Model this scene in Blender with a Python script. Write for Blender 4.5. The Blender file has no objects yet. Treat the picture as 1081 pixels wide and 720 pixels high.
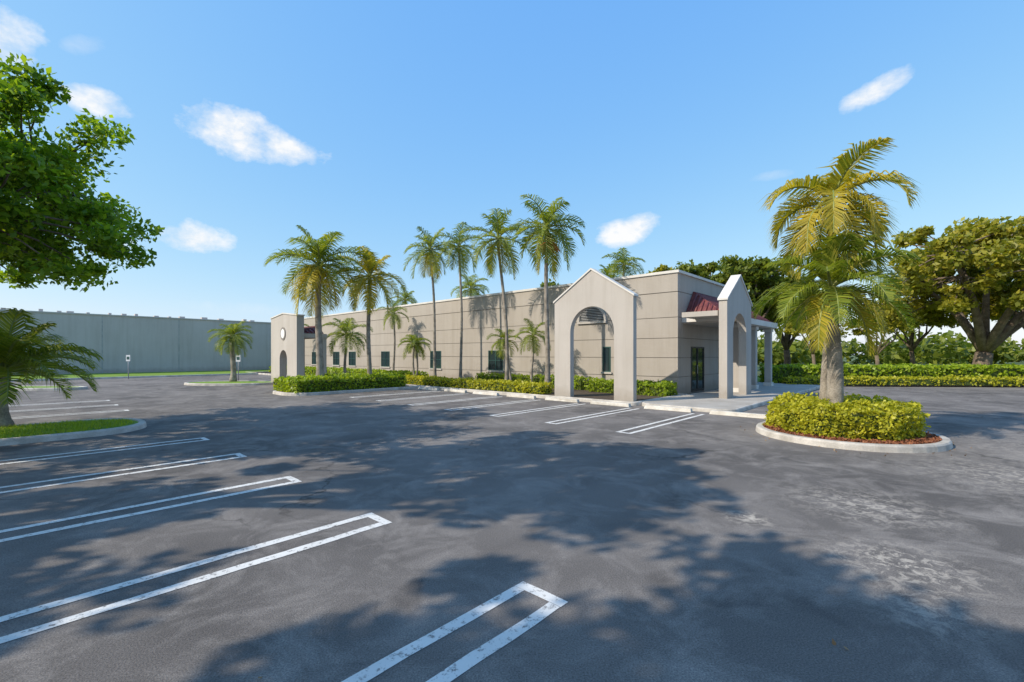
import bpy, bmesh, math, random
import numpy as np
from mathutils import Vector, noise as mn
random.seed(3); rng=np.random.default_rng(5)
EYE=1.8; F=480.0; CX=540.5; HY=374.0
C=np.array([7.14,19.64]); D1=np.array([-0.7335,0.680]); D2=np.array([0.680,0.7335])
def T(u,v,z=0.0):
    p=C+u*D1+v*D2
    return (float(p[0]),float(p[1]),z)
def P(px,py):
    Y=EYE*F/(py-HY); return ((px-CX)/F*Y, Y)
def u_at(px,v):
    a=(px-CX)/F; q=C+v*D2
    return -(q[0]-a*q[1])/(D1[0]-a*D1[1])
def H(py,Y): return EYE+(HY-py)/F*Y
SUN_AZ=math.atan2(-0.93,-0.37); SUN_EL=math.radians(38)
sundir=Vector((math.sin(SUN_AZ)*math.cos(SUN_EL),math.cos(SUN_AZ)*math.cos(SUN_EL),math.sin(SUN_EL)))

# ---------------- materials ----------------
def newmat(name):
    m=bpy.data.materials.new(name); m.use_nodes=True
    nt=m.node_tree; b=nt.nodes['Principled BSDF']; return m,nt,b
def N(nt,t,**k):
    n=nt.nodes.new(t)
    for a,b in k.items(): setattr(n,a,b)
    return n
def noise_n(nt,vec,scale,detail=4,rough=.55,dist=0):
    n=N(nt,'ShaderNodeTexNoise'); n.inputs['Scale'].default_value=scale; n.inputs['Detail'].default_value=detail
    n.inputs['Roughness'].default_value=rough; n.inputs['Distortion'].default_value=dist
    nt.links.new(vec,n.inputs['Vector']); return n.outputs['Fac']
def ramp(nt,fac,p0,p1,c0=(0,0,0,1),c1=(1,1,1,1)):
    r=N(nt,'ShaderNodeValToRGB'); r.color_ramp.elements[0].position=p0; r.color_ramp.elements[1].position=p1
    r.color_ramp.elements[0].color=c0; r.color_ramp.elements[1].color=c1
    nt.links.new(fac,r.inputs[0]); return r.outputs[0]
def mixc(nt,fac,a,b,mode='MIX'):
    m=N(nt,'ShaderNodeMix',data_type='RGBA',blend_type=mode)
    def s(i,v):
        if isinstance(v,(tuple,list)): m.inputs[i].default_value=tuple(v)[:3]+(1,)
        elif isinstance(v,float): m.inputs[i].default_value=v
        else: nt.links.new(v,m.inputs[i])
    s(0,fac); s(6,a); s(7,b); return m.outputs[2]
def coord(nt): return N(nt,'ShaderNodeTexCoord').outputs['Object']
def bump(nt,b,h,strength=.3,dist=.02):
    bn=N(nt,'ShaderNodeBump'); bn.inputs['Strength'].default_value=strength; bn.inputs['Distance'].default_value=dist
    nt.links.new(h,bn.inputs['Height']); nt.links.new(bn.outputs[0],b.inputs['Normal'])
def simple(name,c1,c2,scale=3,rough=.8,bs=0,bscale=60,p=(.35,.65),fine=0.0):
    m,nt,b=newmat(name); v=coord(nt)
    f=ramp(nt,noise_n(nt,v,scale),*p); col=mixc(nt,f,c1,c2)
    if fine>0:
        g=ramp(nt,noise_n(nt,v,bscale,2),.3,.7,(1-fine,)*3+(1,),(1,1,1,1)); col=mixc(nt,1.0,col,g,'MULTIPLY')
    nt.links.new(col,b.inputs['Base Color']); b.inputs['Roughness'].default_value=rough
    if bs>0: bump(nt,b,noise_n(nt,v,bscale,3),bs,.01)
    return m
def stucco(name,c1,c2):
    m,nt,b=newmat(name); v=coord(nt)
    f=ramp(nt,noise_n(nt,v,.5),.35,.65); col=mixc(nt,f,c1,c2)
    mp=N(nt,'ShaderNodeMapping'); mp.inputs['Scale'].default_value=(2.2,2.2,.16); nt.links.new(v,mp.inputs[0])
    st=ramp(nt,noise_n(nt,mp.outputs[0],1.5,5,.65),.45,.75,(1,1,1,1),(.88,.87,.85,1)); col=mixc(nt,1.0,col,st,'MULTIPLY')
    g=ramp(nt,noise_n(nt,v,90,2),.3,.7,(.92,.92,.92,1),(1,1,1,1)); col=mixc(nt,1.0,col,g,'MULTIPLY')
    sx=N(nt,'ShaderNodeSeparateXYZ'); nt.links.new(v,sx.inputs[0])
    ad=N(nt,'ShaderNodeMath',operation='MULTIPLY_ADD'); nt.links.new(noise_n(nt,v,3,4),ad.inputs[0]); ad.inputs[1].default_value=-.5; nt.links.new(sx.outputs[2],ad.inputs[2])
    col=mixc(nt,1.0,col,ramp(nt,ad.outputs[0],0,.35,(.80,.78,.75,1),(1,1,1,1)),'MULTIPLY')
    nt.links.new(col,b.inputs['Base Color']); b.inputs['Roughness'].default_value=.9
    bump(nt,b,noise_n(nt,v,90,3),.35,.01); return m
def foliage(name,dark,mid,light,scale=.8,trans=.35):
    m,nt,b=newmat(name); v=coord(nt)
    g=N(nt,'ShaderNodeNewGeometry').outputs['Random Per Island']
    f=ramp(nt,noise_n(nt,v,scale,2),.35,.65)
    c=mixc(nt,f,dark,mid); c=mixc(nt,ramp(nt,g,.3,1.0),c,light)
    nt.links.new(c,b.inputs['Base Color']); b.inputs['Roughness'].default_value=.45
    b.inputs['Specular IOR Level'].default_value=.35
    tr=N(nt,'ShaderNodeBsdfTranslucent'); c2=mixc(nt,1.0,c,(1.8,1.7,.6),'MULTIPLY'); nt.links.new(c2,tr.inputs[0])
    mx=N(nt,'ShaderNodeMixShader'); mx.inputs[0].default_value=trans
    nt.links.new(b.outputs[0],mx.inputs[1]); nt.links.new(tr.outputs[0],mx.inputs[2])
    nt.links.new(mx.outputs[0],nt.nodes['Material Output'].inputs[0]); return m

def asphalt_color(nt,v):
    f=ramp(nt,noise_n(nt,v,.22,5,.6,.6),.36,.64)
    c=mixc(nt,f,(.105,.096,.090),(.205,.187,.173))
    f2=ramp(nt,noise_n(nt,v,1.3,7,.72,.6),.46,.70); c=mixc(nt,f2,c,(.27,.247,.227))
    sp=noise_n(nt,v,90,2,.8); c=mixc(nt,1.0,c,ramp(nt,sp,.25,.8,(.40,.40,.41,1),(1.6,1.57,1.55,1)),'MULTIPLY')
    return c,sp
def mat_asphalt():
    m,nt,b=newmat('asphalt'); v=coord(nt); c,sp=asphalt_color(nt,v)
    vo=N(nt,'ShaderNodeTexVoronoi',feature='DISTANCE_TO_EDGE'); vo.inputs['Scale'].default_value=.28
    dn=N(nt,'ShaderNodeTexNoise'); dn.inputs['Scale'].default_value=1.6; dn.inputs['Detail'].default_value=6; nt.links.new(v,dn.inputs['Vector'])
    vm=N(nt,'ShaderNodeVectorMath',operation='MULTIPLY_ADD'); nt.links.new(dn.outputs['Color'],vm.inputs[0]); vm.inputs[1].default_value=(1.2,1.2,0); nt.links.new(v,vm.inputs[2])
    nt.links.new(vm.outputs[0],vo.inputs['Vector'])
    cr=ramp(nt,vo.outputs['Distance'],.0,.008,(.42,.42,.42,1),(1,1,1,1)); 
    c=mixc(nt,ramp(nt,noise_n(nt,v,.4,2),.45,.6),c,mixc(nt,1.0,c,cr,'MULTIPLY'))
    n2=ramp(nt,noise_n(nt,v,9,6,.75,.8),.48,.58)
    for (cx,cy,r,s) in [(3.35,3.9,.7,1),(4.2,5.4,1.0,.8),(2.6,5.0,.32,1),(7.5,6.5,2.0,.6),(2.9,3.2,.5,.5),(10.5,8.2,2.4,.6)]:
        d=N(nt,'ShaderNodeVectorMath',operation='DISTANCE'); nt.links.new(v,d.inputs[0]); d.inputs[1].default_value=(cx,cy,0)
        dv=N(nt,'ShaderNodeMath',operation='DIVIDE'); nt.links.new(d.outputs['Value'],dv.inputs[0]); dv.inputs[1].default_value=r
        w=ramp(nt,dv.outputs[0],0,1,(s,s,s,1),(0,0,0,1))
        mm=N(nt,'ShaderNodeMath',operation='MULTIPLY'); nt.links.new(w,mm.inputs[0]); nt.links.new(n2,mm.inputs[1])
        c=mixc(nt,mm.outputs[0],c,(.50,.445,.38))
    o=ramp(nt,noise_n(nt,v,.9,3,.5,1.2),.64,.76,(1,1,1,1),(.6,.6,.61,1)); c=mixc(nt,1.0,c,o,'MULTIPLY')
    nt.links.new(c,b.inputs['Base Color']); b.inputs['Roughness'].default_value=.88
    b.inputs['Specular IOR Level'].default_value=.25
    bump(nt,b,sp,.5,.012); return m
def mat_paint():
    m,nt,b=newmat('road_paint'); v=coord(nt); a,sp=asphalt_color(nt,v)
    w=ramp(nt,noise_n(nt,v,16,6,.8),.37,.47); w2=mixc(nt,noise_n(nt,v,2.0,3),(.58,.56,.53),(.80,.78,.74))
    nt.links.new(mixc(nt,w,a,w2),b.inputs['Base Color']); b.inputs['Roughness'].default_value=.7
    bump(nt,b,sp,.3,.008); return m
M={}
M['asphalt']=mat_asphalt(); M['paint']=mat_paint()
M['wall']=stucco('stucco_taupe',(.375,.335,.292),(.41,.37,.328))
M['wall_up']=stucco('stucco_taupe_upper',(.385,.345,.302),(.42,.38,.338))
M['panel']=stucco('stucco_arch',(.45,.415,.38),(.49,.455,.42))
M['trim']=simple('white_trim',(.58,.555,.52),(.66,.635,.60),2,.7,.1,60)
M['groove']=simple('groove_shadow',(.2,.18,.165),(.23,.21,.19),2,.9)
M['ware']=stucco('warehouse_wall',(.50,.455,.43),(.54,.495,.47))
M['kerb']=simple('concrete_kerb',(.38,.35,.31),(.60,.56,.51),2.5,.85,.3,40,fine=.15)
M['walk']=simple('concrete_walk',(.35,.32,.28),(.44,.41,.37),1.2,.9,.2,60,fine=.12)
M['stopp']=simple('wheel_stop_paint',(.52,.48,.42),(.68,.65,.60),4,.8,.2,50,fine=.2)
M['tile']=simple('maroon_roof_tile',(.13,.028,.03),(.21,.05,.045),6,.6,.2,40,fine=.2)
M['dark']=simple('dark_louvre',(.02,.02,.025),(.04,.04,.045),3,.5)
M['frame']=simple('teal_window_frame',(.02,.07,.065),(.03,.09,.08),3,.45)
M['pipe']=simple('metal_grey',(.3,.3,.3),(.4,.4,.4),3,.5)
M['mulch']=simple('red_mulch',(.20,.06,.028),(.42,.17,.08),14,.95,.9,45,fine=.5)
M['lawn']=simple('lawn',(.14,.25,.02),(.24,.38,.03),1.6,.95,.7,60,fine=.4)
M['earth']=simple('ground_grass',(.07,.11,.03),(.12,.16,.05),.08,.95,.3,20,fine=.3)
M['soil']=simple('soil',(.06,.04,.025),(.11,.08,.05),5,.95,.6,40,fine=.4)
M['bark']=simple('palm_bark',(.22,.19,.155),(.42,.37,.31),4,.95,.6,35,fine=.4)
M['bark2']=simple('tree_bark',(.13,.095,.07),(.26,.20,.15),3,.95,.8,20,fine=.5)
M['shaft']=simple('crownshaft',(.16,.21,.05),(.27,.28,.08),3,.5)
M['seed']=simple('palm_fruit',(.45,.17,.05),(.58,.26,.09),8,.7)
M['palm']=foliage('palm_leaf',(.085,.135,.016),(.16,.215,.024),(.28,.31,.04),1.0,.42)
M['palmy']=foliage('palm_leaf_yellow',(.20,.21,.02),(.38,.32,.035),(.50,.40,.05),.9,.42)
M['leafA']=foliage('leaf_bright',(.07,.145,.010),(.15,.27,.018),(.28,.40,.03),.7,.45)
M['leafB']=foliage('leaf_olive',(.15,.17,.02),(.26,.26,.035),(.40,.36,.05),.4,.42)
M['leafC']=foliage('leaf_dark',(.08,.12,.018),(.14,.18,.028),(.23,.26,.04),.4,.38)
M['hedgeY']=foliage('hedge_leaf_yellow',(.24,.26,.018),(.40,.40,.03),(.55,.52,.05),2.5,.38)
M['hedgeG']=foliage('hedge_leaf_green',(.14,.22,.016),(.24,.34,.024),(.38,.46,.035),1.5,.38)
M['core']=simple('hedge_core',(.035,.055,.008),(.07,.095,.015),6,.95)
M['litter']=foliage('dry_leaf',(.16,.08,.03),(.25,.14,.06),(.32,.2,.08),3,.1)
def mat_glass():
    m,nt,b=newmat('window_glass'); v=coord(nt)
    nt.links.new(mixc(nt,noise_n(nt,v,1.5),(.01,.02,.022),(.03,.05,.05)),b.inputs['Base Color'])
    b.inputs['Roughness'].default_value=.06; b.inputs['Specular IOR Level'].default_value=.8; return m
M['glass']=mat_glass()
M['signw']=simple('sign_white',(.7,.7,.7),(.8,.8,.8),5,.5)

# ---------------- mesh buffer ----------------
class MB:
    def __init__(s): s.v=[];s.f=[];s.m=[];s.sm=[];s.mats=[];s.n=0
    def mi(s,k):
        if k not in s.mats: s.mats.append(k)
        return s.mats.index(k)
    def add(s,v,f,k,smooth=False):
        i=s.mi(k); o=s.n
        s.v.extend([tuple(map(float,p)) for p in v]); s.n+=len(v)
        for q in f: s.f.append(tuple(int(a)+o for a in q)); s.m.append(i); s.sm.append(smooth)
    def box(s,u0,u1,v0,v1,z0,z1,k,fr=T):
        c=[fr(u,v,z) for z in(z0,z1) for v in(v0,v1) for u in(u0,u1)]
        s.add(c,[(0,1,3,2),(4,6,7,5),(0,4,5,1),(2,3,7,6),(0,2,6,4),(1,5,7,3)],k)
    def prism(s,poly,z0,z1,k):
        n=len(poly); v=[(p[0],p[1],z0) for p in poly]+[(p[0],p[1],z1) for p in poly]
        s.add(v,[tuple(range(n,2*n)),tuple(range(n-1,-1,-1))]+[(i,(i+1)%n,n+(i+1)%n,n+i) for i in range(n)],k)
    def tube(s,pts,rs,k,sides=8,cap=True):
        pts=[Vector(p) for p in pts]; vs=[];fs=[]
        for i,p in enumerate(pts):
            d=(pts[min(i+1,len(pts)-1)]-pts[max(i-1,0)])
            if d.length<1e-6: d=Vector((0,0,1))
            d.normalize(); a=Vector((1,0,0)) if abs(d.x)<.8 else Vector((0,1,0))
            x=d.cross(a).normalized(); y=d.cross(x)
            for j in range(sides):
                t=2*math.pi*j/sides; vs.append(p+(x*math.cos(t)+y*math.sin(t))*rs[i])
        for i in range(len(pts)-1):
            for j in range(sides):
                j2=(j+1)%sides; fs.append((i*sides+j,i*sides+j2,(i+1)*sides+j2,(i+1)*sides+j))
        if cap: fs.append(tuple(range(sides))[::-1]); fs.append(tuple(range((len(pts)-1)*sides,len(pts)*sides)))
        s.add(vs,fs,k,True)
    def leaves(s,cen,size,k,up=.3,elong=1.7):
        n=len(cen); d=rng.normal(size=(n,3)); d/=np.linalg.norm(d,axis=1)[:,None]
        nn=rng.normal(size=(n,3)); nn[:,2]=np.abs(nn[:,2])+up; 
        a=np.cross(d,nn); a/=np.linalg.norm(a,axis=1)[:,None]+1e-9
        sz=(size*rng.uniform(.6,1.3,n))[:,None]
        v=np.stack([cen-d*sz*elong/2, cen+a*sz*.5-d*sz*.1, cen+d*sz*elong/2, cen-a*sz*.5-d*sz*.1],1).reshape(-1,3)
        f=np.arange(4*n).reshape(-1,4); s.add(v.tolist(),f.tolist(),k)
    def make(s,name,parent=None,recalc=False,bevel=0):
        me=bpy.data.meshes.new(name); me.from_pydata(s.v,[],s.f)
        for k in s.mats: me.materials.append(M[k])
        me.polygons.foreach_set('material_index',s.m); me.polygons.foreach_set('use_smooth',s.sm); me.update()
        if recalc:
            b=bmesh.new(); b.from_mesh(me); bmesh.ops.recalc_face_normals(b,faces=b.faces); b.to_mesh(me); b.free()
        o=bpy.data.objects.new(name,me); bpy.context.scene.collection.objects.link(o)
        if parent: o.parent=parent
        if bevel:
            md=o.modifiers.new('bevel','BEVEL'); md.width=bevel; md.segments=2; md.limit_method='ANGLE'
        return o
def empty(name):
    e=bpy.data.objects.new(name,None); bpy.context.scene.collection.objects.link(e); return e

# ---------------- ground ----------------
b=MB(); b.add([(-700,-300,-.02),(700,-300,-.02),(700,1500,-.02),(-700,1500,-.02)],[(0,1,2,3)],'earth'); b.make('ground')
b=MB(); poly=[(-90,-40),(60,-40),(60,24.0),(16,26.5),(14.5,70),(-60,70),(-90,40)]
b.add([(x,y,0) for x,y in poly],[tuple(range(len(poly)))],'asphalt'); b.make('parking_lot_asphalt')

b=MB()
def strip(u0,v0,u1,v1,w,z=.004):
    L=math.hypot(u1-u0,v1-v0); n=max(2,int(L/.25)); du,dv=(u1-u0)/L,(v1-v0)/L; A=[]
    for i in range(n+1):
        t=i/n*L; a=w*(1+random.uniform(-.12,.12)); c=w*(1+random.uniform(-.12,.12))
        A+= [T(u0+du*t-dv*a,v0+dv*t+du*a,z),T(u0+du*t+dv*c,v0+dv*t-du*c,z)]
    b.add(A,[(2*i,2*i+1,2*i+3,2*i+2) for i in range(n)],'paint')
def hairpin(u,v_tip,v_end,gap=.17,w=.05,capt=True):
    s=1 if v_end>v_tip else -1
    for sg in(-1,1): strip(u+sg*gap,v_tip,u+sg*gap,v_end,w)
    if capt: strip(u-gap-w,v_tip-s*w,u+gap+w,v_tip-s*w,w*.98)
for k in range(-1,5): hairpin(-5.95+2.3*k,-16.65,-21.8)
for k in range(0,7): hairpin(-2.9+2.1*k,-9.8,-5.35,gap=.15,w=.05)
for k in range(0,8): hairpin(16.5+2.3*k,-22.5,-27.2)
for k in range(1,4): hairpin(8.6+2.3*k,-17.0,-21.8)
b.make('parking_lines')

def kerbed(name,poly,fill='lawn',kw=.16,h=.13,fz=.11):
    b=MB(); n=len(poly)
    inner=[]
    P2=np.array(poly)
    for i in range(n):
        a=P2[i-1];p=P2[i];q=P2[(i+1)%n]; e1=p-a;e2=q-p
        n1=np.array([-e1[1],e1[0]]);n1=n1/np.linalg.norm(n1); n2=np.array([-e2[1],e2[0]]);n2=n2/np.linalg.norm(n2)
        m=n1+n2; m=m/max(np.linalg.norm(m),1e-6); m=m/max(.5,np.dot(m,n1))
        inner.append((m,p))
    def off(d): return [p+m*d for m,p in inner]
    rings=[(0,0),(.012,h-.03),(.035,h),(kw-.02,h),(kw,h-.02),(kw,fz-.06)]
    vs=[];fs=[]
    for r,(d,z) in enumerate(rings): vs+=[(p[0],p[1],z) for p in off(d)]
    for r in range(len(rings)-1):
        for i in range(n):
            j=(i+1)%n; fs.append((r*n+i,r*n+j,(r+1)*n+j,(r+1)*n+i))
    b.add(vs,fs,'kerb')
    b.add([(p[0],p[1],fz) for p in off(kw-.001)],[tuple(range(n))],fill)
    return b.make(name,recalc=False)
def ccw(poly):
    a=sum(poly[i-1][0]*poly[i][1]-poly[i][0]*poly[i-1][1] for i in range(len(poly)))
    return poly if a>0 else poly[::-1]
def rounded(u0,u1,v0,v1,r,fr=T,corners=(1,1,1,1)):
    pts=[]
    for (cu,cv,a0,on,ex,ey) in [(u1-r,v1-r,0,corners[0],u1,v1),(u0+r,v1-r,90,corners[1],u0,v1),(u0+r,v0+r,180,corners[2],u0,v0),(u1-r,v0+r,270,corners[3],u1,v0)]:
        if on:
            for k in range(9):
                t=math.radians(a0+k*90/8); p=fr(cu+r*math.cos(t),cv+r*math.sin(t),0); pts.append((p[0],p[1]))
        else:
            p=fr(ex,ey,0); pts.append((p[0],p[1]))
    return ccw(pts)
ISL=(7.3,10.0)
kerbed('planter_island',ccw([(ISL[0]+1.72*math.cos(t*math.pi/20),ISL[1]+1.72*math.sin(t*math.pi/20)) for t in range(40)]),'mulch',kw=.17,h=.13,fz=.12)
kerbed('grass_island',rounded(5.3,7.9,-24.5,-17.1,1.2),'lawn')
kerbed('grass_island',rounded(11.8,14.8,-11.5,-4.9,1.1,corners=(0,0,1,1)),'mulch')
x,y=P(245,405.5); kerbed('grass_island',ccw([(x+2.7*math.cos(t*math.pi/12),y+1.5*math.sin(t*math.pi/12)) for t in range(24)]),'lawn')
x,y=P(25,411); kerbed('grass_island',ccw([(x+3.2*math.cos(t*math.pi/12),y+1.0*math.sin(t*math.pi/12)) for t in range(24)]),'lawn')
kerbed('planting_bed',rounded(-.5,40,-4.75,-.1,.3,corners=(0,0,1,0)),'soil')
kerbed('walkway',rounded(-3.7,-.52,-4.75,10.5,.6,corners=(0,0,1,1)),'walk',kw=.12,h=.12,fz=.115)
W0=np.array([-40.5,36.0])
def WT(a,c,z=0):
    p=W0+a*D2-c*D1; return (float(p[0]),float(p[1]),z)
kerbed('lawn',ccw([WT(-40,9.6)[:2],WT(34,9.6)[:2],WT(34,-.5)[:2],WT(-40,-.5)[:2]]),'lawn')
kerbed('lawn',ccw([(14.8,26.2),(60,23.6),(60,34),(14.8,36)]),'lawn')

for k in range(-1,7):
    b=MB(); u=-1.85+2.1*k; v=-5.15; hl=.78
    pr=[(-.09,0),(-.065,.12),(.065,.12),(.09,0)]
    vs=[T(u+s*(hl-(.03 if q[1]>0 else 0)),v+q[0]+s*random.uniform(-.03,.03),q[1]+.002) for s in(-1,1) for q in pr]
    b.add(vs,[(0,1,2,3),(7,6,5,4),(0,4,5,1),(1,5,6,2),(2,6,7,3),(3,7,4,0)],'stopp'); b.make('wheel_stop',recalc=True,bevel=.012)

# ---------------- office building ----------------
OB=empty('office_building')
HT=5.44
b=MB()
b.box(0.0,40,0,8.6,0,HT-.12,'groove'); b.box(3,40,8.6,18,0,HT-.3,'wall')
levels=[(0,.8),(.825,1.64),(1.665,2.5),(2.525,3.4),(3.425,4.5),(4.53,HT-.12)]
wins=[(10.42,11.65,.84,2.03),(3.25,3.68,.95,2.17),(16.2,17.4,.84,2.03),(22.5,23.7,.84,2.03),(27.7,28.9,.84,2.03),(30.6,31.8,.84,2.03),(35,36.2,.84,2.03)]
for z0,z1 in levels:
    cuts=[w for w in wins if w[3]>z0 and w[2]<z1]; cuts.sort(); u=-.03
    k='wall' if z1<4.6 else 'wall_up'; vv=-.03 if z1<4.6 else -.045
    for w in cuts:
        b.box(u,w[0],vv,0.001,z0,z1,k)
        if w[2]>z0: b.box(w[0],w[1],vv,0.001,z0,w[2],k)
        if w[3]<z1: b.box(w[0],w[1],vv,0.001,w[3],z1,k)
        u=w[1]
    b.box(u,40.03,vv,0.001,z0,z1,k)
for z0,z1 in levels:
    k='wall' if z1<4.6 else 'wall_up'
    if z0<2.15:
        b.box(-.03,0.001,0.002,1.4,z0,z1,k); b.box(-.03,.001,3.0,5.0,z0,z1,k); b.box(-.03,.001,5.7,8.6,z0,z1,k)
        if z1>2.15: b.box(-.03,.001,1.4,3.0,2.15,z1,k); b.box(-.03,.001,5,5.7,2.15,z1,k)
        elif z1<.9: b.box(-.03,.001,5,5.7,z0,z1,k)
    else: b.box(-.03,.001,0.002,8.6,z0,z1,k)
b.make('walls',OB,recalc=True)
b=MB()
b.box(-.10,40.1,-.10,.25,HT-.119,HT,'trim'); b.box(-.10,.25,.251,8.7,HT-.119,HT,'trim'); b.box(.25,40,8.45,8.7,HT-.119,HT-.002,'trim')
b.box(.26,39.9,.26,8.44,HT-.4,HT-.3,'walk'); b.make('parapet_cap',OB,recalc=True,bevel=.01)
b=MB()
for w in wins:
    b.box(w[0]+.001,w[1]-.001,-.012,-.006,w[2],w[3],'glass')
    f=.045
    b.box(w[0],w[0]+f,-.05,.0,w[2],w[3],'frame'); b.box(w[1]-f,w[1],-.05,.0,w[2],w[3],'frame')
    b.box(w[0]+f,w[1]-f,-.05,.0,w[2],w[2]+f,'frame'); b.box(w[0]+f,w[1]-f,-.05,.0,w[3]-f,w[3],'frame')
    if w[1]-w[0]>.8:
        m=(w[0]+w[1])/2; b.box(m-.02,m+.02,-.045,.0,w[2]+f,w[3]-f,'frame'); z=(w[2]+w[3])/2; b.box(w[0]+f,m-.02,-.04,0,z-.015,z+.015,'frame'); b.box(m+.02,w[1]-f,-.04,0,z-.015,z+.015,'frame')
    b.box(w[0]-.08,w[1]+.08,-.10,-.051,w[2]-.09,w[2]-.001,'panel')
b.box(-.012,-.006,1.45,2.95,.1,2.1,'glass'); 
for (a,c) in [(1.4,1.46),(2.17,2.23),(2.94,3.0)]: b.box(-.05,0,a,c,.1,2.15,'dark')
b.box(-.05,0,1.46,2.94,2.08,2.15,'dark'); b.box(-.05,0,1.46,2.94,.1,.2,'dark'); b.box(-.07,-.052,2.10,2.13,.9,1.3,'pipe')
b.box(-.012,-.006,5.02,5.68,.83,2.14,'glass'); b.box(-.05,0,5.0,5.05,.83,2.14,'frame'); b.box(-.05,0,5.65,5.7,.83,2.14,'frame')
b.make('windows_and_door',OB,recalc=True)
b=MB(); uc,zc,r=4.3,3.42,.72
for i in range(9):
    z=zc+.02+i*r/9; hw=math.sqrt(max(r*r-(z-zc)**2,0))-.03
    if hw>.05: b.box(uc-hw,uc+hw,-.09,-.037,z,z+.03,'pipe')
n=20; arc=[(uc+r*math.cos(math.pi*i/n),zc+r*math.sin(math.pi*i/n)) for i in range(n+1)]
b.add([T(a,-.036,z) for a,z in arc],[tuple(range(n+1))],'dark')
arc2=[(uc+(r+.12)*math.cos(math.pi*i/n),zc+(r+.12)*math.sin(math.pi*i/n)) for i in range(n+1)]
vs=[T(a,v,z) for v in(-.11,-.032) for q in(arc,arc2) for a,z in q]; m=n+1
fs=[(i,i+1,m+i+1,m+i) for i in range(n)]+[(i,i+1,2*m+i+1,2*m+i) for i in range(n)]+[(m+i,m+i+1,3*m+i+1,3*m+i) for i in range(n)]
b.add(vs,fs,'panel'); b.box(uc-r-.12,uc+r+.12,-.12,-.032,zc-.1,zc-.001,'panel'); b.make('fanlight_louvre',OB)
def arch(fr,w,ow,eave,apex,spring,th,name):
    b=MB(); xs=[-w/2]+[-ow/2]+[ -ow/2*math.cos(math.pi*i/24) for i in range(1,24)]+[ow/2,w/2]
    def top(x): return eave+(apex-eave)*(1-abs(x)/(w/2))
    segs=[(-w/2,-ow/2,0)]+[(xs[i],xs[i+1],None) for i in range(1,len(xs)-2)]+[(ow/2,w/2,0)]
    for (a,c,fl) in segs:
        if fl==0: ba=bc=0
        else:
            ba=spring+math.sqrt(max((ow/2)**2-a*a,0)); bc=spring+math.sqrt(max((ow/2)**2-c*c,0))
        v=[fr(a,0,ba),fr(c,0,bc),fr(c,0,top(c)),fr(a,0,top(a)),fr(a,th,ba),fr(c,th,bc),fr(c,th,top(c)),fr(a,th,top(a))]
        fs=[(0,1,2,3),(4,7,6,5),(3,2,6,7)]
        if fl is None: fs.append((0,4,5,1))
        b.add(v,fs,'panel')
    for x in(-w/2,w/2): b.add([fr(x,0,0),fr(x,th,0),fr(x,th,top(x)),fr(x,0,top(x))],[(0,1,2,3)],'panel')
    for x in(-ow/2,ow/2): b.add([fr(x,0,0),fr(x,th,0),fr(x,th,spring),fr(x,0,spring)],[(0,1,2,3)],'panel')
    g=.04; t=.07
    for s in(-1,1):
        e=(s*(w/2+.05),eave-.05*(apex-eave)/(w/2)); a=(0,apex)
        v=[fr(e[0],-g,e[1]+.002),fr(a[0],-g,a[1]+.002),fr(a[0],-g,a[1]+t),fr(e[0],-g,e[1]+t),fr(e[0],th+g,e[1]+.002),fr(a[0],th+g,a[1]+.002),fr(a[0],th+g,a[1]+t),fr(e[0],th+g,e[1]+t)]
        b.add(v,[(0,1,2,3),(4,7,6,5),(3,2,6,7),(0,4,5,1),(0,3,7,4)],'trim')
    return b.make(name,OB)
arch(lambda x,d,z:T(1.45+x,-4.5+d,z),3.5,1.95,3.9,5.02,2.65,.24,'arch_panel')
arch(lambda x,d,z:T(-2.38+d,.45+x,z),3.1,1.7,3.9,4.95,2.6,.3,'arch_panel_end')
arch(lambda x,d,z:T(19.6+x,-8.9+d,z),3.8,1.1,3.95,4.15,1.5,.4,'arch_panel_far')
b=MB()
def slope_roof(b,fr,L0,L1,w0,h0,w1,h1,hip=1.0):
    q=[fr(L0+hip,w0,h0),fr(L1-hip,w0,h0),fr(L1,w1,h1),fr(L0,w1,h1),fr(L0,w0,h1),fr(L1,w0,h1)]
    b.add(q,[(0,1,2,3),(0,3,4),(1,5,2),(3,2,5,4)],'tile')
    n=int((L1-L0)/.2)
    for i in range(n+1):
        l=L0+(L1-L0)*i/n; k=min(1,min(l-L0,L1-l)/hip) if hip>0 else 1
        if k<.05: continue
        wt=w1+(w0-w1)*k; ht=h1+(h0-h1)*k
        m=max(2,int(6*k)); pts=[];rs=[]
        for j in range(m):
            for e,r in((0,.062),(.97,.05)):
                t=(j+e)/m; pts.append(fr(l,w1+(wt-w1)*t,h1+(ht-h1)*t+.02)); rs.append(r)
        b.tube(pts,rs,'tile',6)
    for L,s in((L0,1),(L1,-1)):
        n=int(abs(w1-w0)/.2)
        for i in range(1,n):
            k=i/n; w=w1+(w0-w1)*k; b.tube([fr(L,w,h1+.02),fr(L+s*hip*k,w,h1+(h0-h1)*k+.02)],[.055,.055],'tile',6)
fe=lambda l,w,z:T(-w,l,z)
slope_roof(b,fe,.6,8.2,.05,4.62,1.75,3.45,1.0)
b.box(-1.85,-.035,.5,8.3,3.15,3.44,'panel'); b.box(-1.95,-1.851,.4,8.4,3.2,3.46,'trim'); b.box(-1.85,-.035,.4,.499,3.2,3.46,'trim')
b.box(-2.0,-.6,-1.0,.39,3.3,3.5,'panel')
for v in(2.6,5.2,8.0,): b.box(-1.75,-1.45,v-.15,v+.15,.1,3.15,'panel'); b.box(-1.8,-1.4,v-.2,v+.2,.1,.3,'trim'); b.box(-1.8,-1.4,v-.2,v+.2,3.0,3.149,'trim')
b.make('entrance_canopy',OB,recalc=True)
b=MB(); 
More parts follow.
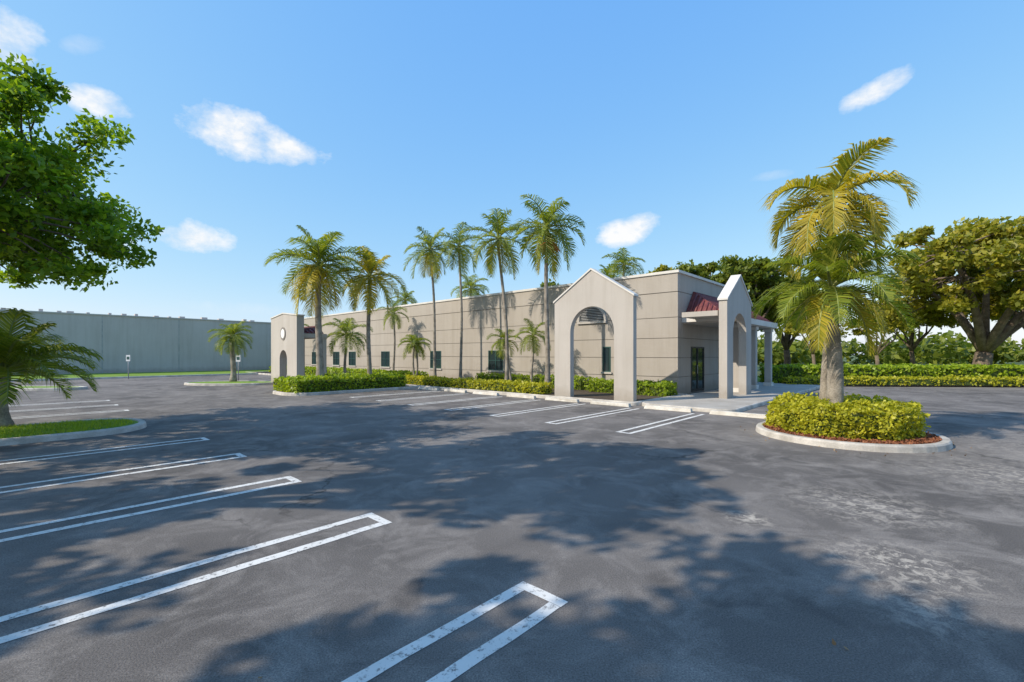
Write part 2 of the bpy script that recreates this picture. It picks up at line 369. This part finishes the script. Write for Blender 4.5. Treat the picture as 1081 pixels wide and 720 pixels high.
slope_roof(b,lambda l,w,z:T(17.9+l,-8.48+w,z),0,3.3,1.2,3.45,.05,3.0,.7)
b.box(17.9,21.3,-8.48,-7.1,2.75,2.985,'panel')
for u in(18.1,21.1): b.box(u-.15,u+.15,-7.4,-7.1,0,2.749,'panel')
n=24; b.add([T(19.6+.38*math.cos(2*math.pi*i/n),-8.93,3.0+.38*math.sin(2*math.pi*i/n)) for i in range(n)],[tuple(range(n))],'groove')
b.add([T(19.6+.27*math.cos(2*math.pi*i/n),-8.94,3.0+.27*math.sin(2*math.pi*i/n)) for i in range(n)],[tuple(range(n))],'signw')
b.make('side_portico',OB)

# ---------------- warehouse ----------------
WH=empty('warehouse_building')
b=MB(); b.box(-60,36,-30,0,0,5.25,'ware',fr=WT)
for i in range(16):
    a=-50+i*5.6; b.box(a,a+.07,.001,.012,0.1,5.2,'pipe',fr=WT)
b.make('walls',WH,recalc=True)
b=MB(); b.box(-60,36,-.3,.06,5.251,5.36,'ware',fr=WT)
for i in range(60):
    a=-30+i*1.1+random.uniform(-.35,.35)
    if 12>a>-10 or random.random()<.4: b.box(a,a+random.uniform(.15,.5),-1.6,-1.0,5.2,5.5+random.uniform(0,.14),'ware',fr=WT)
b.make('parapet',WH,recalc=True)

# ---------------- plants ----------------
def palm(base,h,rt,L,nf=16,lean=(0,0),leaf='palm',seed=0,leaflets=26,e=(75,-25),droop=95,shaft=.5,fruit=False,dead=0,lw=.04,name='palm_tree'):
    R=random.Random(seed); b=MB(); x,y=base[0],base[1]; z0=base[2] if len(base)>2 else .1
    pts=[];rs=[]; n=max(14,int(h/.16))
    for i in range(n+1):
        t=i/n; c=t*t
        pts.append((x+lean[0]*c+.05*math.sin(t*5+seed),y+lean[1]*c,z0+(h-z0)*t))
        rr=rt*(1.35-.35*min(1,t*6)) if t<.17 else rt*(1-.3*t)
        rs.append(rr*(1+.07*(i%2)))
    b.tube(pts,rs,'bark',12); top=Vector(pts[-1])
    if shaft>0: b.tube([top,top+Vector((0,0,shaft*.4)),top+Vector((0,0,shaft))],[rt*1.0,rt*.95,rt*.45],'shaft',10); top=top+Vector((0,0,shaft*.85))
    for k in range(nf):
        q=k/(nf-1); e0=math.radians(e[0]+(e[1]-e[0])*q**.85+R.uniform(-8,8)); az=k*2.39996+R.uniform(-.25,.25)+seed
        Lk=L*R.uniform(.85,1.12)*(.75 if q<.12 else 1); dr=math.radians(droop*R.uniform(.8,1.15))*(.5 if q<.12 else 1)
        p=top.copy(); S=14; rach=[p.copy()]; tans=[]
        hd=Vector((math.cos(az),math.sin(az),0)); side=Vector((-math.sin(az),math.cos(az),0)); tw=R.uniform(-.4,.4); sw=R.uniform(-.25,.25)
        for i in range(S):
            el=max(e0-dr*((i+.5)/S)**1.25,math.radians(-86)); d=(hd+side*sw*(i/S)).normalized()*math.cos(el)+Vector((0,0,1))*math.sin(el)
            tans.append(d); p=p+d*(Lk/S); rach.append(p.copy())
        tans.append(tans[-1])
        b.tube(rach[::2],[.018*L*(1-.85*i/7)+.003 for i in range(len(rach[::2]))],'shaft',4,False)
        lk=leaf if not(dead and k>=nf-dead) else 'palmy'
        vs=[];fs=[]
        for i in range(leaflets):
            s=.14+.86*(i+R.uniform(-.3,.3))/leaflets; s=min(max(s,.1),.995); fi=s*S; i0=int(fi); fr=fi-i0
            pt=rach[i0].lerp(rach[i0+1],fr); t=tans[i0]; up=side.cross(t)*-1
            if up.z<0: up=-up
            ll=L*.37*(math.sin(math.pi*min(1,(s*.85+.13)))**.7)*R.uniform(.8,1.12)
            fw=.45+.5*s
            for sg in(-1,1):
                d=(side*sg*(1-.35*s)+t*fw+up*(.28+R.uniform(-.15,.25)+tw*sg*.3)).normalized()
                m=pt+d*ll*.5; d2=(d+Vector((0,0,-.75-R.uniform(0,.4)))).normalized(); tp=m+d2*ll*.55
                w=lw*L*.55
                o=len(vs); vs+= [pt-t*w*.5,pt+t*w*.5,m+t*w*.55,m-t*w*.55,tp]; fs+=[(o,o+1,o+2,o+3),(o+3,o+2,o+4)]
        b.add(vs,fs,lk)
    if fruit:
        for j in range(7):
            az=j*.9+seed; 
            for q in range(22):
                a2=az+R.uniform(-.35,.35); l=R.uniform(.25,.6)
                b0=top-Vector((0,0,shaft)); b.tube([b0,b0+Vector((math.cos(a2)*l*.7,math.sin(a2)*l*.7,-.05)),b0+Vector((math.cos(a2)*l,math.sin(a2)*l,-.45*l-.15))],[.014,.016,.028],'seed',4)
    return b.make(name)

def palm_px(px,py_crown,v,rt,L,**k):
    u=u_at(px,v); p=T(u,v); Y=p[1]; cpx=k.pop('cpx',px); lx=(cpx-px)/F*Y
    sh=k.get('shaft',.5); return palm((p[0],p[1],.1),H(py_crown,Y)-sh,rt,L,lean=(lx,0),**k)
palm_px(337,278,-9.6,.17,2.6,nf=26,leaf='palm',seed=1,leaflets=36,dead=9,e=(82,-50),droop=80,shaft=.45,lw=.032)
palm_px(390,290,-7.0,.12,2.15,nf=18,leaf='palmy',seed=2,leaflets=32,e=(80,-45),droop=80,shaft=.5)
palm_px(365,352,-5.8,.09,1.8,nf=16,seed=3,shaft=.3,e=(75,-20))
palm_px(460,262,-2.6,.085,2.0,cpx=454,nf=18,seed=4,e=(78,-55),droop=85,dead=3)
palm_px(487,258,-2.2,.08,1.75,cpx=485,nf=15,seed=5,e=(78,-55),droop=90)
palm_px(535,250,-2.6,.09,2.1,cpx=527,nf=19,seed=6,e=(78,-60),droop=85,dead=3)
palm_px(577,238,-2.8,.11,2.2,cpx=578,nf=24,seed=7,e=(82,-60),droop=85,fruit=True,shaft=.7,dead=2)
palm_px(437,362,-3.2,.07,1.2,nf=13,seed=8,shaft=.25,e=(70,-20))
palm_px(440,365,-2.9,.06,1.0,nf=10,seed=18,shaft=.2,e=(70,-20))
palm_px(540,358,-1.8,.06,1.15,cpx=531,nf=12,seed=9,shaft=.25,e=(75,-40))
palm_px(562,352,-2.0,.065,1.2,cpx=562,nf=13,seed=10,shaft=.25,e=(75,-40))
palm_px(416,330,-1.5,.08,1.3,nf=13,seed=11,shaft=.4,e=(75,-40))
palm_px(310,345,-2,.1,1.8,nf=13,seed=12,shaft=.4,e=(75,-40))
x,y=P(246,404.5); palm((x,y,.1),H(354,y)-.3,.16,1.55,nf=20,seed=13,shaft=.3,e=(80,-35),droop=90)
palm((-11.85,10.6,.1),1.3,.13,2.05,nf=20,seed=15,shaft=.12,e=(75,5),droop=80,leaflets=48,lw=.03)
for px,py,Y,L,s in [(497,304,46,2.4,20),(658,279,46,2.5,21),(640,290,50,2.2,22),(428,316,52,2.0,23)]:
    palm(((px-CX)/F*Y,Y,0),H(py,Y)-.5,.15,L,nf=17,seed=s,shaft=.5,leaflets=20,lw=.055)
palm((7.02,9.95,.12),H(302,9.95)-.3,.165,1.75,nf=22,seed=31,shaft=.3,e=(80,-35),droop=80,leaflets=50,lw=.032,dead=4)
palm((7.22,10.45,.12),H(212,10.45)-.75,.11,1.95,nf=16,lean=(.13,0),leaf='palmy',seed=36,shaft=.8,e=(72,-30),droop=130,leaflets=54,lw=.032)

def tree(center,crown,zc,rz,trunk_r,leaf,nclump,nleaf,lsize,seed,fork=None,name='tree',lean=(0,0),clr=.9,irr=1.0):
    R=random.Random(seed); b=MB(); x,y=center; zb=zc-rz
    fork=fork or zb*.75; base=Vector((x-lean[0],y-lean[1],0)); fp=Vector((x-lean[0]*.3,y-lean[1]*.3,fork))
    b.tube([base,base.lerp(fp,.15),base.lerp(fp,.55)+Vector((.1,0,0)),fp],[trunk_r*1.5,trunk_r*1.1,trunk_r,trunk_r*.9],'bark2',10)
    tips=[]; nl=7
    for i in range(nl):
        a=i*2*math.pi/nl+R.uniform(-.3,.3); rr=crown*R.uniform(.4,.65); t=Vector((x+rr*math.cos(a),y+rr*math.sin(a),zc+rz*R.uniform(-.45,.35)))
        m=fp.lerp(t,.5)+Vector((R.uniform(-.3,.3),R.uniform(-.3,.3),R.uniform(-.1,.4)))
        b.tube([fp,fp.lerp(m,.5)+Vector((0,0,.1)),m,m.lerp(t,.5)+Vector((0,0,.1)),t],[trunk_r*.6,trunk_r*.5,trunk_r*.4,trunk_r*.3,trunk_r*.2],'bark2',7); tips+=[t,m,m.lerp(t,.5)]
    tips.append(Vector((x,y,zc+rz*.2))); b.tube([fp,fp.lerp(tips[-1],.5)+Vector((.1,.1,0)),tips[-1]],[trunk_r*.6,trunk_r*.4,trunk_r*.2],'bark2',7)
    cs=[]
    for i in range(nclump):
        while True:
            d=Vector((R.gauss(0,1),R.gauss(0,1),R.gauss(0,1))); d.normalize()
            if d.z>-.75: break
        r=R.uniform(.35,1.0)**.6; w=(.8 if irr==1 else .92)+.56*irr*mn.noise(Vector((d.x*1.6+seed,d.y*1.6,d.z*1.6)))
        c=Vector((x+d.x*r*crown*w,y+d.y*r*crown*w,zc+d.z*r*rz*w))
        cs.append(c); t=min(tips,key=lambda q:(q-c).length)
        if (t-c).length>.4:
            m=t.lerp(c,.5)+Vector((R.uniform(-.15,.15),R.uniform(-.15,.15),.1)); b.tube([t,m,c],[trunk_r*.14,trunk_r*.1,trunk_r*.05],'bark2',4,False)
    per=max(1,nleaf//nclump); arr=[]
    for c in cs:
        rad=clr*R.uniform(.45,1.25); n=int(per*R.uniform(.6,1.4)); g=rng.normal(size=(n,3)); g/=np.linalg.norm(g,axis=1)[:,None]+1e-9
        g*= (rng.uniform(0,1,n)**.6*rad)[:,None]*np.array([1,1,.6]); arr.append(g+np.array(c))
    arr=np.concatenate(arr); b.leaves(arr,lsize,leaf,up=.6)
    return b.make(name)
tree((-12.75,9.2),4.4,5.5,2.95,.22,'leafA',270,70000,.09,41,fork=2.3,clr=.7,irr=.55)
tree((-9.6,3.3),3.2,8.1,1.7,.2,'leafA',70,11000,.16,42,clr=.7,lean=(1.5,.5))
tree((-8.0,-2.4),3.3,7.2,1.9,.2,'leafA',70,11000,.16,43,clr=.75)
tree((-13.8,.5),3.6,6.2,2.1,.2,'leafA',60,9000,.17,44,clr=.8)
tree((32.4,31),7.2,7.1,4.4,.5,'leafB',200,32000,.22,51,fork=1.9,clr=1.1,lean=(.8,0),irr=.8)
tree((42,36),6.0,7.0,4.0,.4,'leafC',70,9000,.32,52,clr=1.3)
tree(((792-CX)/F*42,42),4.6,7.8,3.6,.3,'leafC',90,12000,.27,53,clr=1.1)
tree(((830-CX)/F*45,45),4.0,6.5,3.5,.3,'leafC',70,8000,.3,54,clr=1.1)
tree(((735-CX)/F*48,48),3.2,9.0,2.4,.3,'leafC',40,6000,.3,55,clr=1.0)
tree(((590-CX)/F*55,55),3.2,8.4,2.2,.3,'leafC',40,4000,.33,56,clr=1.1)
tree(((700-CX)/F*56,56),3.0,11.0,1.7,.3,'leafB',36,4000,.33,60,clr=1.0)
tree(((925-CX)/F*33,33),2.3,4.0,1.7,.13,'leafB',40,3000,.17,57,clr=.6)
tree(((962-CX)/F*36,36),3.0,4.6,1.9,.16,'leafB',46,3800,.19,58,clr=.7)
tree(((858-CX)/F*36,36),2.3,4.2,1.8,.13,'leafB',40,3000,.18,59,clr=.6)

def hedge(pts_fn,L,Wd,Hh,z0,leaf,dens,size,seed,name='hedge'):
    b=MB(); m=.07; rngl=np.random.default_rng(seed)
    def disp(a,c,z): return .09*mn.noise(Vector((a*1.3+seed,c*1.3,z*2)))+.05*mn.noise(Vector((a*5,c*5,z*5)))
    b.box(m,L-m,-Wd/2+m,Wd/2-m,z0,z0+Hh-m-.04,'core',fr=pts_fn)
    areas=[L*Wd,L*Hh,L*Hh,Wd*Hh,Wd*Hh]; out=[]
    for i,A in enumerate(areas):
        n=int(A*dens); s=rngl.uniform(0,1,n); t=rngl.uniform(0,1,n)
        for j in range(n):
            dd=rngl.normal()*.035-.01
            if i==0: a,c,z=s[j]*L,(t[j]-.5)*Wd,Hh+dd
            elif i==1: a,c,z=s[j]*L,-Wd/2-dd,t[j]*Hh
            elif i==2: a,c,z=s[j]*L,Wd/2+dd,t[j]*Hh
            elif i==3: a,c,z=-dd,(s[j]-.5)*Wd,t[j]*Hh
            else: a,c,z=L+dd,(s[j]-.5)*Wd,t[j]*Hh
            k=disp(a,c,z)*(1.5 if i==0 else 1)
            if i==0: z+=k
            elif i==1: c-=k
            elif i==2: c+=k
            q=max(0,z-(Hh-.12)); c*=1-.25*q/max(Wd,.4)
            out.append(pts_fn(a,c,z0+z))
    b.leaves(np.array(out),size,leaf,up=.2,elong=1.4); return b.make(name)
hedge(lambda a,c,z:T(12.1+a,-8.4+c,z),2.5,5.6,.6,.1,'hedgeG',330,.085,1)
hedge(lambda a,c,z:T(4.0+a,-4.0+c,z),10.8,.8,.42,.1,'hedgeY',300,.08,2)
hedge(lambda a,c,z:T(-.3+a,-1.3+c,z),3.6,1.0,.5,.1,'hedgeG',330,.08,3)
hedge(lambda a,c,z:T(3.6+a,-.8+c,z),8,.7,.55,.1,'hedgeG',200,.08,4)
hedge(lambda a,c,z:T(14.9+a,-2.5+c,z),24,1.0,.55,.1,'hedgeG',90,.12,5)
def isl_hedge():
    b=MB(); cx,cy=ISL[0]+.0,ISL[1]+.12; R0=1.3; h=.6; z0=.12
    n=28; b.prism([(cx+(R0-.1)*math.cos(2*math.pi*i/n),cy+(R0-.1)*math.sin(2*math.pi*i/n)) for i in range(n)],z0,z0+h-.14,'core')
    out=[]
    for i in range(11500):
        if random.random()<.5:
            r2=math.sqrt(random.random())*R0; a=random.uniform(0,2*math.pi); z=h+random.gauss(0,.035)
        else:
            a=random.uniform(0,2*math.pi); r2=R0+random.gauss(0,.035); z=random.random()*h
        x,y=cx+r2*math.cos(a),cy+r2*math.sin(a)
        k=mn.noise(Vector((x*2.2,y*2.2,z*2)))*.16+mn.noise(Vector((x*7,y*7,z*7)))*.09
        edge=max(0,(z-(h-.15)))*max(0,(r2-(R0-.3))); z2=z+ (k if z>h-.12 else 0)-edge*1.2; r3=r2+(k if z<=h-.12 else 0)
        out.append((cx+r3*math.cos(a),cy+r3*math.sin(a),z0+z2))
    b.leaves(np.array(out),.052,'hedgeY',up=.2,elong=1.4); b.make('hedge')
isl_hedge()
b=MB(); out=[]
for i in range(2600):
    a=random.uniform(0,6.283); r=math.sqrt(random.uniform(1.2**2,1.56**2)); out.append((ISL[0]+r*math.cos(a),ISL[1]+r*math.sin(a),.128+random.uniform(0,.02)))
b.leaves(np.array(out),.03,'mulch',up=1.5,elong=2.2); b.make('mulch')
def hline(p0,p1):
    p0=np.array(p0);p1=np.array(p1);d=p1-p0;L=np.linalg.norm(d);d=d/L;nn=np.array([-d[1],d[0]])
    return L,(lambda a,c,z:(float(p0[0]+d[0]*a+nn[0]*c),float(p0[1]+d[1]*a+nn[1]*c),z))
L,fn=hline((15.2,27.2),(44,25.2)); hedge(fn,L,1.6,1.0,.1,'hedgeG',90,.16,6)
L,fn=hline((15.6,25.9),(30,24.9)); hedge(fn,L,.8,.4,.1,'hedgeY',130,.1,7)
b=MB(); out=[]
for i in range(95):
    x=random.uniform(22,150); y=random.uniform(75,120); h=random.uniform(2.5,6.5)
    n=200; g=rng.normal(size=(n,3)); g/=np.linalg.norm(g,axis=1)[:,None]; g*=(rng.uniform(0,1,n)**.4)[:,None]*np.array([4,3,h*.55]); out.append(g+np.array([x,y,h*.5]))
b.leaves(np.concatenate(out),.8,'leafC',up=.5); b.make('distant_tree_line')
b=MB(); vs=[];fs=[]
for i in range(12000):
    u=random.uniform(5.5,7.7); v=random.uniform(-24,-17.35)
    if (v>-18.3) and ((u-6.6)**2+(v+18.3)**2>.95): continue
    p=T(u,v,.11); a=random.uniform(0,6.28); h=random.uniform(.04,.09); o=len(vs)
    vs+=[(p[0]-.006*math.cos(a),p[1]-.006*math.sin(a),.11),(p[0]+.006*math.cos(a),p[1]+.006*math.sin(a),.11),(p[0]+.03*math.sin(a),p[1]+.03*math.cos(a),.11+h)]; fs.append((o,o+1,o+2))
b.add(vs,fs,'hedgeG'); b.make('grass')
out=[P(893,686)+(.012,),P(880,680)+(.012,),P(275,717)+(.012,)]
for i in range(70):
    a=random.uniform(0,6.28); r=random.uniform(1.74,2.1); out.append((ISL[0]+r*math.cos(a),ISL[1]+r*math.sin(a),.01))
b=MB(); b.leaves(np.array(out),.026,'litter',up=8); b.make('leaf_litter')
for px,py in [(136,400),(252,402)]:
    x,y=P(px,py); b=MB(); b.tube([(x,y,0),(x,y,1.7)],[.03,.03],'pipe',8)
    b.box(-.15,.15,-.04,-.031,1.3,1.75,'signw',fr=lambda a,c,z:(x+a,y+c,z)); b.box(-.1,.1,-.046,-.0405,1.42,1.63,'frame',fr=lambda a,c,z:(x+a,y+c,z)); b.make('parking_sign')

# ---------------- light / sky ----------------
sc=bpy.context.scene
w=bpy.data.worlds.new('World'); sc.world=w; w.use_nodes=True; nt=w.node_tree; bg=nt.nodes['Background']
sky=N(nt,'ShaderNodeTexSky',sky_type='NISHITA'); sky.sun_disc=False; sky.sun_elevation=SUN_EL; sky.sun_rotation=SUN_AZ; sky.air_density=1.0; sky.dust_density=.6; sky.ozone_density=1.2
tc=N(nt,'ShaderNodeTexCoord').outputs['Generated']
def dot(v):
    n=N(nt,'ShaderNodeVectorMath',operation='DOT_PRODUCT'); nt.links.new(tc,n.inputs[0]); n.inputs[1].default_value=tuple(v); return n.outputs['Value']
def mth(op,a,b=None,c=None,clamp=False):
    n=N(nt,'ShaderNodeMath',operation=op); n.use_clamp=clamp
    for i,q in enumerate((a,b,c)):
        if q is None: continue
        if isinstance(q,(int,float)): n.inputs[i].default_value=q
        else: nt.links.new(q,n.inputs[i])
    return n.outputs[0]
clouds=[(250,140,62,26,-.10,1.0),(300,155,46,18,-.15,.95),(203,251,42,16,0,.95),(664,242,36,16,.12,.95),(925,95,52,13,.32,.85),(8,46,40,34,0,.95),(103,108,42,17,0,.95),(128,258,22,10,0,.8),(90,48,26,10,.5,.35),(245,325,60,9,0,.3),(810,186,24,5,0,.3)]
nz=N(nt,'ShaderNodeTexNoise'); nz.inputs['Scale'].default_value=12; nz.inputs['Detail'].default_value=9; nz.inputs['Roughness'].default_value=.62
mp=N(nt,'ShaderNodeMapping'); mp.inputs['Scale'].default_value=(1,1,1.5); mp.inputs['Location'].default_value=(.37,.2,.11); nt.links.new(tc,mp.inputs[0]); nt.links.new(mp.outputs[0],nz.inputs['Vector'])
nf=nz.outputs['Fac']; tot=None; nzs=mth('MULTIPLY_ADD',nf,3.8,-3.8*.5+.95)
for (px,py,cw,ch,tilt,al) in clouds:
    D=Vector(((px-CX)/F,1,(HY-py)/F)); k=D.length; D.normalize()
    Rr=D.cross(Vector((0,0,1))).normalized(); U=Rr.cross(D).normalized()
    R2=Rr*math.cos(tilt)+U*math.sin(tilt); U2=U*math.cos(tilt)-Rr*math.sin(tilt)
    R2=R2/(cw/F/k**1.5); U2=U2/(ch/F/k)
    a=dot(R2); bb=dot(U2)
    d=mth('MULTIPLY_ADD',a,a,mth('MULTIPLY',bb,bb))
    m=mth('MULTIPLY',mth('SUBTRACT',nzs,d),.9*al if al>.5 else .5*al)
    m=mth('MINIMUM',mth('MAXIMUM',m,0.0),.97 if al>.5 else .3)
    m=mth('MULTIPLY',m,mth('GREATER_THAN',dot(D),.5)); lim=mth('SUBTRACT',2.6,d,clamp=True); m=mth('MULTIPLY',m,lim)
    tot=m if tot is None else mth('MAXIMUM',tot,m)
sp=N(nt,'ShaderNodeSeparateColor'); nt.links.new(sky.outputs[0],sp.inputs[0]); cb=N(nt,'ShaderNodeCombineColor')
for i,(g,p) in enumerate([(1.85,.78),(3.55,.46),(7.9,.09)]):
    nt.links.new(mth('MULTIPLY',mth('POWER',sp.outputs[i],p),g),cb.inputs[i])
skyc=cb.outputs[0]
cc=mixc(nt,ramp(nt,nf,.38,.62),(7.8,8.3,8.9),(9.3,9.3,9.3))
nt.links.new(mixc(nt,tot,skyc,cc),bg.inputs[0]); bg.inputs[1].default_value=.108
sd=bpy.data.lights.new('sun','SUN'); sd.energy=5.0; sd.angle=math.radians(.5); sd.color=(1,.90,.75)
so=bpy.data.objects.new('sun',sd); sc.collection.objects.link(so); so.rotation_euler=(-sundir).to_track_quat('-Z','Y').to_euler()
cd=bpy.data.cameras.new('camera'); cd.lens=16*1.0; cd.sensor_width=36; cd.shift_y=.013; cd.clip_end=4000; cd.clip_start=.05
co=bpy.data.objects.new('camera',cd); sc.collection.objects.link(co); co.location=(0,0,EYE); co.rotation_euler=(math.radians(90),0,0); sc.camera=co
sc.view_settings.view_transform='Standard'; sc.view_settings.look='None'; sc.view_settings.exposure=0
